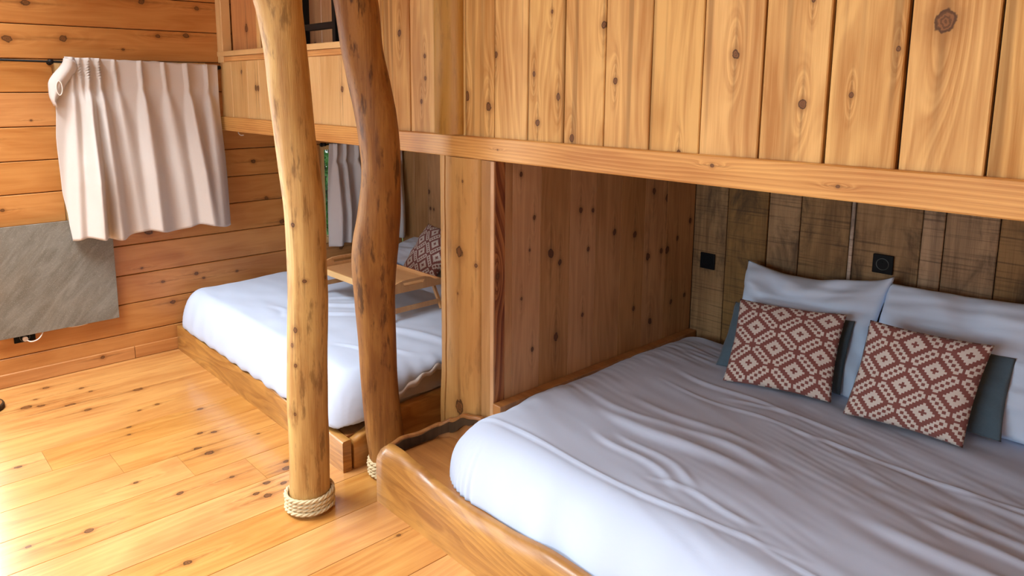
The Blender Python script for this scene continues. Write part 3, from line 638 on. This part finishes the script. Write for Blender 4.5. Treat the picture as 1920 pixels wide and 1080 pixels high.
bed2 = empty('bed_frame', (-2.73, 1.57, 0)); tag(bed2, 'far low wooden bed frame against the plank wall, behind the two tree-trunk posts', 'bed')
live_board('front_board', bed2, W_BEDF, [(-4.862, 1.57), (-2.732, 1.57)], interp([(0, .165), (.1, .178), (.25, .162), (.3, .178), (.5, .165), (.62, .18), (.8, .162), (.93, .158), (1, .152)]), .045, seg=120, inner_bevel=.006, side=1)
live_board('side_board', bed2, W_BEDS, [(-2.73, 1.628), (-2.73, BY-.01)], interp([(0, .140), (.03, .16), (.09, .212), (.2, .228), (.4, .238), (1, .24)]), .045, seg=120, inner_bevel=.008, side=1)
recalc(MB().box(-4.86+2.73, -.047, .048, 1.85, .02, .15, .004).build('platform', W_BEDD, bed2))

# ------------------------------------------------------------ bedding
def rounded(name, m, x0, x1, y0, y1, ztop, hem, R, rc, wr, step=.012, back_flat=True, th=0., right_round=True, tuck=.03):
    """duvet lying over a mattress: flat wrinkled top that rolls over left, right and front edges"""
    ix0, ix1, iy0 = x0+R, x1-R, y0+R
    L = R*1.5; ext = L+tuck
    nx = int((ix1-ix0+2*ext)/step); ny = int((y1-iy0+ext)/step); rows = []
    for j in range(ny+1):
        row = []
        for i in range(nx+1):
            x = ix0-ext+(ix1-ix0+2*ext)*i/nx; y = iy0-ext+(y1-iy0+ext)*j/ny
            # corner squares map to quarter discs
            cx = ix0+rc if x < (ix0+ix1)/2 else ix1-rc; cy = iy0+rc
            dx = (cx-x) if x < (ix0+ix1)/2 else (x-cx); dy = cy-y; T = rc+ext
            if dx > 0 and dy > 0:
                a, c = min(dx/T, 1), min(dy/T, 1); qx = a*math.sqrt(1-c*c/2)*T; qy = c*math.sqrt(1-a*a/2)*T
                r = math.hypot(qx, qy); s = r-rc; ux, uy = (qx/r, qy/r) if r > 0 else (0, 0)
                sx = -1 if x < (ix0+ix1)/2 else 1
                bx, by = cx+sx*ux*min(r, rc), cy-uy*min(r, rc); ux *= sx; uy = -uy
            elif dx > rc or dy > rc:
                if dx > rc: sx = -1 if x < (ix0+ix1)/2 else 1; bx = ix0 if sx < 0 else ix1; by = y; ux, uy = sx, 0; s = dx-rc
                else: bx, by, ux, uy, s = x, iy0, 0, -1, dy-rc
            else: bx, by, ux, uy, s = x, y, 0, 0, -1
            if s <= 0:
                e = max(0., 1+s/.12) if s > -.12 else 0
                row.append(Vector((bx, by, ztop+wr(bx, by)-.0*e)))
            else:
                hz = hem(bx, by); t = min(s/L, 1); th_ = t*math.pi/2
                o = R*math.sin(th_); z = ztop-(ztop-hz)*(1-math.cos(th_))
                if s > L: o -= (s-L)*.9; z = hz-(s-L)*.1
                w = wr(bx+ux*o, by+uy*o); f = math.cos(th_)
                drape = .010*t*math.sin((bx*3.1*abs(uy)+by*3.1*abs(ux))*9+3*noise.noise(Vector((bx*2, by*2, 5))))*noise.noise(Vector((bx*3, by*3, 9)))
                row.append(Vector((bx+ux*(o+drape), by+uy*(o+drape), z+w*(.25+.75*f))))
        rows.append(row)
    return MB().grid(rows).build(name, m, None, True)

def ridge(x, y, x0, y0, x1, y1, w, h, asym=0.):
    d = Vector((x1-x0, y1-y0)); l = d.length; d /= l; p = Vector((x-x0, y-y0)); t = p.dot(d)/l; s = p.x*-d.y+p.y*d.x
    if t < -.15 or t > 1.15: return 0.
    k = min(1, max(0, (t+.15)/.3))*min(1, max(0, (1.15-t)/.3)); s += .02*math.sin(t*5+x0*7)
    h *= .6 if w > .0125 else 1.
    return h*k*(math.exp(-(s/w)**2)-asym*math.exp(-((s+w*1.6)/(w*1.4))**2))
RID1 = [(-2.0, 1.80, -.9, 1.86, .009, .0065, .5), (-.9, 1.86, -.2, 1.86, .009, .004, .5), (-1.72, 2.21, -1.12, 2.19, .028, .017, .6), (-1.72, 2.65, -1.1, 2.60, .008, .005, .3), (-1.1, 2.60, -.1, 2.66, .009, .006, .4),
        (-.72, 2.22, -.1, 2.12, .03, .016, .6), (-1.55, 2.10, -1.2, 2.0, .016, .010, .6), (-1.62, 2.04, -1.25, 1.95, .014, .009, .6), (-1.50, 2.32, -1.05, 2.30, .02, .009, .5), (-1.75, 2.42, -1.2, 2.38, .02, .008, .5), (-.65, 2.45, -.1, 2.34, .022, .011, .5), (-.6, 2.35, -.1, 2.24, .016, .009, .5),
        (-1.75, 2.78, -1.25, 2.72, .012, .006, .4), (-1.45, 2.70, -1.0, 2.74, .010, .005, .4), (-1.9, 2.30, -1.5, 2.27, .02, .008, .4), (-.62, 2.62, -.2, 2.50, .02, .010, .5), (-1.3, 1.93, -.95, 1.95, .012, .005, .4)]
def wr1(x, y):
    v = .014*noise.noise(Vector((x*1.9+4, y*2.6, 0)))+.006*noise.noise(Vector((x*3, y*11+x*2, 3)))
    m = max(0, noise.noise(Vector((x*1.6, y*1.8, 8)))+.15); v += .007*m*noise.noise(Vector((x*5, y*34+x*9, 1)))
    for r in RID1: v += ridge(x, y, *r)
    v -= .05*max(0, (y-2.9)/.5)**1.5*.3
    return v
dv = rounded('duvet', M_DUVET, -2.128, -.02, 1.630, 3.30, .455, lambda x, y: .205+.15*max(0, min(1, (y-1.85)/.3)), .17, .10, wr1, .008)
for v in dv.data.vertices:      # the free front corner spreads a little past the partition line
    if v.co.x < -1.6: v.co.x -= .085*max(0, min(1, (1.93-v.co.y)/.2))*min(1, (-1.6-v.co.x)/.5)
tag(dv, 'wide white duvet with pressed creases spread over the near bed', 'duvet')
mt1 = MB().box(-2.03, -.06, 1.72, 3.40, .206, .40, .05).build('mattress', M_SHEET); smooth_angle(mt1); tag(mt1, 'mattress hidden under the wide white duvet of the near bed', 'mattress')
RID2 = [(-3.9, 2.05, -3.62, 2.42, .022, .016, .6), (-3.75, 2.0, -3.5, 2.35, .018, .014, .6), (-4.0, 2.2, -3.75, 2.5, .02, .012, .6), (-3.4, 2.15, -2.85, 2.28, .03, .02, .5), (-4.05, 1.9, -3.8, 1.88, .02, .010, .5), (-3.0, 1.95, -2.8, 2.1, .02, .010, .5), (-3.2, 1.85, -2.85, 1.9, .012, .006, .4)]
def wr2(x, y):
    v = .014*noise.noise(Vector((x*2.1+1, y*2.4, 4)))+.005*noise.noise(Vector((x*6, y*9, 3)))
    for r in RID2: v += ridge(x, y, *r)
    return v
def hem2(x, y):
    if x > -3.1:
        t = max(0, min(1, (y-1.70)/.42)); return .175+.20*t**.6+.006*math.sin(y*75)
    return .178+.006*math.sin(x*40)
dv2 = rounded('duvet', M_DUVET, -4.868, -2.735, 1.560, 3.36, .425, hem2, .13, .05, wr2, .013, tuck=.008)
tag(dv2, 'brightly lit white duvet with a scalloped hem on the far bed', 'duvet')
# scalloped edge band under the duvet's side
rows = [[], [], [], []]
for i in range(240):
    t = i/239; y = 1.70+1.62*t; hz = hem2(-2.8, y)
    sc = abs(math.sin(y*26))*.010
    for k, (dx, dz) in enumerate(((-.012, .012), (.004, .002), (.005, -.014-sc), (-.004, -.020-sc))):
        rows[k].append((-2.735+dx+.002*math.sin(y*60+k), y, hz+dz))
hb = MB().grid(rows).build('hem', M_SHEET, dv2, True)
mt2 = MB().box(-4.85, -2.80, 1.76, 3.38, .151, .375, .05).build('mattress', M_SHEET); smooth_angle(mt2); tag(mt2, 'beige-covered mattress showing below the duvet hem of the far bed', 'mattress')
# gathered side skirt of the mattress cover
rows = []
for k in range(8):
    z = .232+.14*k/7; row = []
    for i in range(220):
        y = 1.78+1.5*i/219; a = .006*(1-k/9)*noise.noise(Vector((y*16, z*3, 0)))+.005*math.sin(y*40+2*noise.noise(Vector((y*5, 0, 0))))*noise.noise(Vector((y*4, 0, 2)))*(1-k/8)
        row.append((-2.785+a, y, z))
    rows.append(row)
MB().grid(rows).build('cover_skirt', M_SHEET, mt2, True)

def pillow(name, m, BL, BR, TL, TR, T, n=56, pinch=.05, wrk=.004, seed=0, bow=0., top_sag=0., power=.5, hemline=0., parent=None, backT=None):
    BL, BR, TL, TR = map(Vector, (BL, BR, TL, TR)); nrm = (BR-BL).cross(TL-BL).normalized()
    c0 = (BL+BR+TL+TR)/4
    def pt(u, v, sgn):
        a, b = 2*u-1, 2*v-1
        ua = .5+.5*a*(1-pinch*(1-b*b)); vb = .5+.5*b*(1-pinch*(1-a*a))
        p = BL.lerp(BR, ua).lerp(TL.lerp(TR, ua), vb)
        h = ((1-abs(a)**2.6)*(1-abs(b)**2.6))**power
        tk = T if sgn > 0 else (backT or T)
        edge = max(abs(a), abs(b))
        if hemline and sgn > 0: tk = tk; h += hemline*(1/(1+math.exp(-(v-.80+.06*math.sin(u*3+seed))*160)))
        w = wrk*noise.noise(Vector((u*5+seed, v*5, sgn)))*2+wrk*1.3*noise.noise(Vector((u*3+seed, v*14, 2)))*h
        w += wrk*2*edge**3*math.sin(10*math.atan2(b, a)+seed)*(1-edge**8)
        p = p+nrm*(sgn*tk*h*.5+w)
        p.z -= top_sag*v*v*(1-a*a)
        return p
    rows = [[pt(i/n, j/n, 1) for i in range(n+1)] for j in range(n+1)]
    b = MB(); N_ = n+1; uv = []
    for j in range(N_):
        for i in range(N_): b.v.append(rows[j][i]-c0); uv.append((i/n, j/n))
    idx = {}
    for j in range(N_):
        for i in range(N_):
            if i in (0, n) or j in (0, n): idx[i, j] = j*N_+i
            else: idx[i, j] = len(b.v); b.v.append(pt(i/n, j/n, -1)-c0); uv.append((i/n, j/n))
    for j in range(n):
        for i in range(n):
            b.f.append([j*N_+i, j*N_+i+1, (j+1)*N_+i+1, (j+1)*N_+i])
            b.f.append([idx[i, j], idx[i, j+1], idx[i+1, j+1], idx[i+1, j]])
    o = mesh_obj(name, b.v, b.f, m, None, True, uv); o.location = c0; return o
p = pillow('pillow', M_PILL, (-1.74, 3.10, .44), (-1.105, 3.07, .45), (-1.765, 3.335, .895), (-1.09, 3.335, .945), .20, seed=1, top_sag=.040, wrk=.012, pinch=.06, power=.55, hemline=.06)
tag(p, 'white bed pillow leaning under the middle of the headboard, left of the other white pillow', 'pillow', 'white pillows on the near bed')
p = pillow('pillow', M_PILL, (-1.13, 3.11, .45), (-.44, 3.12, .46), (-1.112, 3.335, .912), (-.44, 3.335, .945), .20, seed=7, top_sag=.006, wrk=.012, pinch=.02, power=.45, hemline=.06)
tag(p, 'white bed pillow at the right edge of the photo, leaning on the headboard', 'pillow', 'white pillows on the near bed')
p = pillow('cushion', M_GREY, (-1.70, 2.965, .465), (-1.155, 3.02, .478), (-1.72, 3.15, .728), (-1.17, 3.15, .766), .06, seed=3, wrk=.003, pinch=.03)
tag(p, 'plain slate-blue cushion tucked behind the left patterned cushion of the near bed', 'cushion', 'slate-blue cushions on the near bed')
p = pillow('cushion', M_GREY, (-1.122, 3.02, .475), (-.591, 3.02, .486), (-1.112, 3.14, .763), (-.60, 3.14, .768), .06, seed=5, wrk=.003, pinch=.03)
tag(p, 'plain slate-blue cushion sticking out right of the right patterned cushion of the near bed', 'cushion', 'slate-blue cushions on the near bed')
p = pillow('cushion', M_PAT, (-1.568, 2.80, .474), (-1.147, 2.91, .480), (-1.638, 3.04, .783), (-1.179, 3.08, .808), .10, seed=2, wrk=.0025, pinch=.05)
tag(p, 'left cushion with a woven brown and cream diamond pattern on the near bed', 'cushion', 'patterned cushions')
p = pillow('cushion', M_PAT, (-1.079, 2.86, .473), (-.674, 2.89, .476), (-1.051, 2.98, .839), (-.645, 3.02, .835), .10, seed=4, wrk=.0025, pinch=.05)
tag(p, 'right cushion with a woven brown and cream diamond pattern on the near bed', 'cushion', 'patterned cushions')
p = pillow('cushion', M_PAT, (-4.20, 2.93, .43), (-3.80, 2.90, .43), (-4.22, 3.20, .745), (-3.80, 3.18, .73), .11, seed=6, wrk=.0025, pinch=.04)
tag(p, 'brown and cream diamond-patterned cushion on the far bed, half behind the split log post', 'cushion', 'patterned cushions')
p = pillow('pillow', M_PILL, (-4.62, 3.02, .46), (-3.95, 3.0, .46), (-4.62, 3.36, .56), (-3.95, 3.36, .56), .12, seed=9, wrk=.005, pinch=.03)
tag(p, 'white pillow lying flat at the head of the far bed behind the patterned cushion', 'pillow')

# ------------------------------------------------------------ lap tray
TA, TB, TC, TD = Vector((-4.067, 2.228, .60)), Vector((-4.165, 2.60, .60)), Vector((-3.359, 2.655, .60)), Vector((-3.32, 2.18, .60))
ctr = (TA+TB+TC+TD)/4; ux = ((TC-TB)+(TD-TA)).normalized(); uy = Vector((-ux.y, ux.x, 0)); hl, hw = .39, .20
tray = empty('lap_tray', (ctr.x, ctr.y, .435)); tray.rotation_euler[2] = math.atan2(ux.y, ux.x)
tag(tray, 'wooden breakfast lap tray on folding legs standing on the far bed', 'tray')
recalc(MB().box(-hl+.012, hl-.012, -hw+.012, hw-.012, .150, .158).build('tray_board', W_TRAY, tray))
for s in (-1, 1): recalc(MB().box(-hl, hl, s*hw-.006, s*hw+.006, .142, .180, .003).build('long_rail', W_PALE if s < 0 else W_TRAY, tray))
for s in (-1, 1):
    rows = []; bot = MB()
    x = s*hl; n = 24
    def topz(y): return .180+.032*max(0, 1-(abs(y)/.155)**4)
    def section(y, za, zb): return [(x-.007, y, za), (x+.007, y, za), (x+.007, y, zb), (x-.007, y, zb)]
    low = [section(-hw+2*hw*i/n, .142, .178 if abs(-hw+2*hw*i/n) < .075 else topz(-hw+2*hw*i/n)) for i in range(n+1)]
    g = MB().grid(low, True); g.ngon(low[0][::-1]); g.ngon(low[-1])
    arch = [section(-.085+.17*i/12, .197, topz(-.085+.17*i/12)+.002) for i in range(13)]
    g.grid(arch, True); g.ngon(arch[0][::-1]); g.ngon(arch[-1])
    recalc(g.build('handle_end', W_TRAY, tray))
for s in (-1, 1):
    g = MB()
    for q in (-1, 1): g.bar((s*(hl-.05), q*(hw-.02), .145), (s*(hl+.035), q*(hw-.02), .004), .016, .018)
    g.bar((s*(hl+.013), -(hw-.02), .045), (s*(hl+.013), hw-.02, .045), .010, .028)
    recalc(g.build('folding_leg', W_TRAY, tray))

# ------------------------------------------------------------ curtains
def curtain(name, m, y0, y1, zt0, zt1, zb, pleats, xw, n=260, rows_n=70, left=None, seed=0, amp=.062, slant=0., drift=None, wide=.036):
    rows = []
    for j in range(rows_n+1):
        t = j/rows_n; row = []
        for i in range(n+1):
            s = i/n; ya = y0 if left is None else left(t)
            y = ya+(y1-ya)*s; ztop = zt0+(zt1-zt0)*s
            zz = ztop+(zb-ztop)*t
            d = 0.
            head = 1 if t < .17 else max(0, 1-(t-.17)/.1)
            for k, (py, a_, wd_) in enumerate(pleats):
                c = py+(drift[k]*t**1.15 if drift else slant*(t**1.3)*(a_*.5+.3)*math.sin(k*1.7+seed))
                w = .009 if t < .13 else .009+wd_*min(1, (t-.13)/.45)**.8
                nip = 1-.55*math.exp(-((t-.17)/.035)**2)
                d += a_*(amp*nip*(.6+1.1*min(1, max(0, t-.12)*1.8)))*math.exp(-((y-c)/(w*(.8 if y < c else 1.25)))**2)
            d += .006*math.sin(y*23+seed+t*2)*t+.010*noise.noise(Vector((y*5, t*2, seed)))*(.3+t)
            zz += .012*t**4*math.sin(y*19+seed)*1.2+.005*noise.noise(Vector((y*14, 0, seed)))*(1-t)
            row.append((xw+.012+d, y, zz))
        rows.append(row)
    b = MB().grid(rows); o = b.build(name, m, None, True)
    md = o.modifiers.new('thickness', 'SOLIDIFY'); md.thickness = .0022; return o
lt = interp([(0, 1.035), (.14, .945), (.19, .945), (.27, .968), (.45, .956), (.7, .962), (.88, .982), (1, .990)])
cu = curtain('curtain', M_CURT, .99, 1.93, 1.914, 1.884, .835, [(1.068, .7, .03), (1.105, .6, .02), (1.15, 1.3, .035), (1.205, 1.25, .035), (1.295, .6, .05), (1.441, 1.05, .045), (1.58, .7, .06), (1.716, 1.25, .04), (1.849, .9, .06)], LX+.046, left=lt, drift=[-.045, .03, -.04, .03, .085, .04, .10, .075, .03])
tag(cu, 'beige pinch-pleated linen curtain over the window in the left plank wall', 'curtain')
# turned-over leading edge with its tie loop
rows = []
for j in range(18):
    t = j/17; z = 1.905-.27*t; yl = lt(t*.25)-.006; w = .055*math.sin(math.pi*min(1, .15+t*.95))+.012
    rows.append([(LX+.06+.035*math.sin(math.pi*k/8)+.012, yl+w*k/8*1.4, z-.012*k/8) for k in range(9)])
fo_ = MB().grid(rows).build('turned_edge', M_CURT, cu, True); fo_.modifiers.new('thickness', 'SOLIDIFY').thickness = .003
lp = MB().tube([(LX+.115+.004*math.sin(a), .985+.014*math.sin(a), 1.735+.04*math.cos(a)) for a in [2*math.pi*k/20 for k in range(21)]], .0035, 6, False).build('tie_loop', M_CABLE, cu, True)
cu2 = curtain('curtain', M_CURT2, 2.745, 3.40, 1.325, 1.315, .555, [(2.79, .9, .03), (2.87, .8, .02), (2.97, 1.1, .045), (3.08, .7, .04), (3.2, 1, .04), (3.33, .9, .04)], LX+.045, n=180, rows_n=50, seed=4, slant=.04, left=lambda t: 2.742-.03*math.sin(min(1, t*1.2)*1.57))
tag(cu2, 'grey-beige curtain on the small window of the far bed niche', 'curtain')
def rod(name, y0, y1, z, z1, xw, brackets, label):
    t = empty(name, (xw, y0, z)); tag(t, label, 'curtain rod')
    MB().tube([(0, 0, 0), (0, y1-y0, z1-z)], .0065, 12).build('rod', M_BLACK, t, True)
    for i, y in enumerate(brackets):
        zz = (z1-z)*(y-y0)/(y1-y0)
        b = MB().tube([(-(xw-LX)+.001, y-y0, zz-.004), (.004, y-y0, zz-.004)], .006, 10).tube([(-(xw-LX)+.001, y-y0, zz-.004), (-(xw-LX)+.005, y-y0, zz-.004)], .016, 16)
        b.tube([(0, y-y0-.012, zz), (0, y-y0+.012, zz)], .0125, 14)
        b.build('bracket', M_BLACK, t, True)
    return t
rod('curtain_rod', .30, 1.955, 1.897, 1.868, LX+.040, (.968, 1.945), 'black iron curtain rod above the window in the left plank wall')
rod('curtain_rod', 2.70, 3.40, 1.318, 1.318, LX+.040, (2.71, 3.38), 'short black curtain rod inside the far bed niche')

# ------------------------------------------------------------ stone heater, sockets, cables
hx = LX+.045
st = empty('stone_heater', (hx, .88, .63)); tag(st, 'grey slate panel heater hung low on the left plank wall', 'heater')
sp = MB().box(-.335, .335, -.325, .325, -.006, .006, .0015).build('stone_panel', M_STONE, st); recalc(sp)
sp.matrix_local = Matrix((Vector((0, 1, 0)), Vector((0, 0, 1)), Vector((1, 0, 0)))).transposed().to_4x4()
recalc(MB().box(-.043, -.008, -.2, .2, -.2, .2, .003).build('mounting_frame', M_BLACK, st))
def socket(loc, face, label, ang=0, size=.043, wellm=None, w=None):
    t = empty('wall_socket', loc); tag(t, label, 'socket', None)
    wd = w or size
    pl = recalc(MB().box(-wd, wd, -.010, 0, -size, size, .0035).build('plate', M_SOCK, t)); 
    n = 28; rr = .024
    ring = MB().grid([[(r*math.cos(2*math.pi*k/n), y, r*math.sin(2*math.pi*k/n)) for k in range(n)] for r, y in ((rr+.003, -.010), (rr+.003, -.0125), (rr, -.0125), (rr-.001, -.004), (.0001, -.003))], True)
    ring.build('socket_well', wellm or M_SOCKI, t, True)
    MB().tube([(0, -.0035, .010), (0, -.010, .010)], .0022, 8).build('earth_pin', M_CHROME, t)
    t.rotation_euler[2] = face; return t
socket((-2.043, BY-.004, .826), 0, 'black wall socket in the shaded corner left of the pillows', wellm=M_SOCK)
socket((-1.176, BY-.004, .970), 0, 'black wall socket with a grey well above the gap between the two white pillows')
s3 = socket((LX, .705, .285), math.pi/2, 'black wall socket with a white plug below the slate heater', size=.03, w=.055)
cb = empty('power_cable', (LX+.03, .74, .28)); tag(cb, 'white power cable hanging in loops below the slate heater', 'cable')
o = Vector((LX+.03, .74, .28))
def cab(pts): return [Vector(p)-o for p in pts]
def curve_pts(pts, n=10):
    out = []; P = [Vector(p) for p in pts]
    for i in range(len(P)-1):
        p0, p1, p2, p3 = P[max(i-1, 0)], P[i], P[i+1], P[min(i+2, len(P)-1)]
        for k in range(n):
            t = k/n; out.append(.5*((2*p1)+(p2-p0)*t+(2*p0-5*p1+4*p2-p3)*t*t+(3*p1-p0-3*p2+p3)*t**3))
    return out+[P[-1]]
MB().tube(curve_pts(cab([(LX+.025, .705, .275), (LX+.05, .73, .262), (LX+.05, .77, .272), (LX+.03, .80, .31), (LX+.015, .81, .36)])), .0035, 8).tube(curve_pts(cab([(LX+.015, .86, .33), (LX+.035, .93, .303), (LX+.035, 1.02, .300), (LX+.02, 1.09, .318), (LX+.012, 1.13, .35)])), .0035, 8).build('cord', M_CABLE, cb, True)
recalc(MB().tube([(-.028, -.035, -.003), (.0, -.035, -.003)], .014, 16).build('plug', M_CABLE, cb))
w2 = empty('lamp_wire', (-4.70, 2.0, 1.452)); tag(w2, 'short white wire sticking out under the bunk rail beside the curtain', 'wire')
MB().tube(curve_pts([(-.05, .03, .0), (-.04, .015, -.012), (0, .01, -.026), (.05, .01, -.024)]), .003, 8).build('wire', M_CABLE, w2, True)

# ------------------------------------------------------------ black ladder behind the opening
ld = empty('ladder', (-3.66, 2.052, 1.551)); tag(ld, 'black metal ladder seen through the upper opening between the tree-trunk posts', 'ladder')
for s in (-1, 1): recalc(MB().box(s*.175-.016, s*.175+.016, -.022, .022, 0, 1.6, .003).build('stile', M_BLACK, ld))
for z in (.26, .52, .78, 1.05, 1.32): recalc(MB().box(-.159, .159, -.014, .014, z-.018, z+.018, .003).build('rung', M_BLACK, ld))

# ------------------------------------------------------------ small round foot at the left edge
dk = empty('stool', (-4.60, .44, 0)); tag(dk, 'low round brown wooden stool at the left edge of the floor', 'stool')
def lathe(prof, n=36): return MB().grid([[(r*math.cos(2*math.pi*k/n), r*math.sin(2*math.pi*k/n), z) for k in range(n)] for r, z in prof], True)
lathe([(.001, .03), (.088, .03), (.094, .026), (.095, .0)]).build('base', W_BEDD, dk, True)
lathe([(.088, .031), (.095, .030), (.099, .022), (.099, .0)]).build('rim', W_BARK, dk, True)
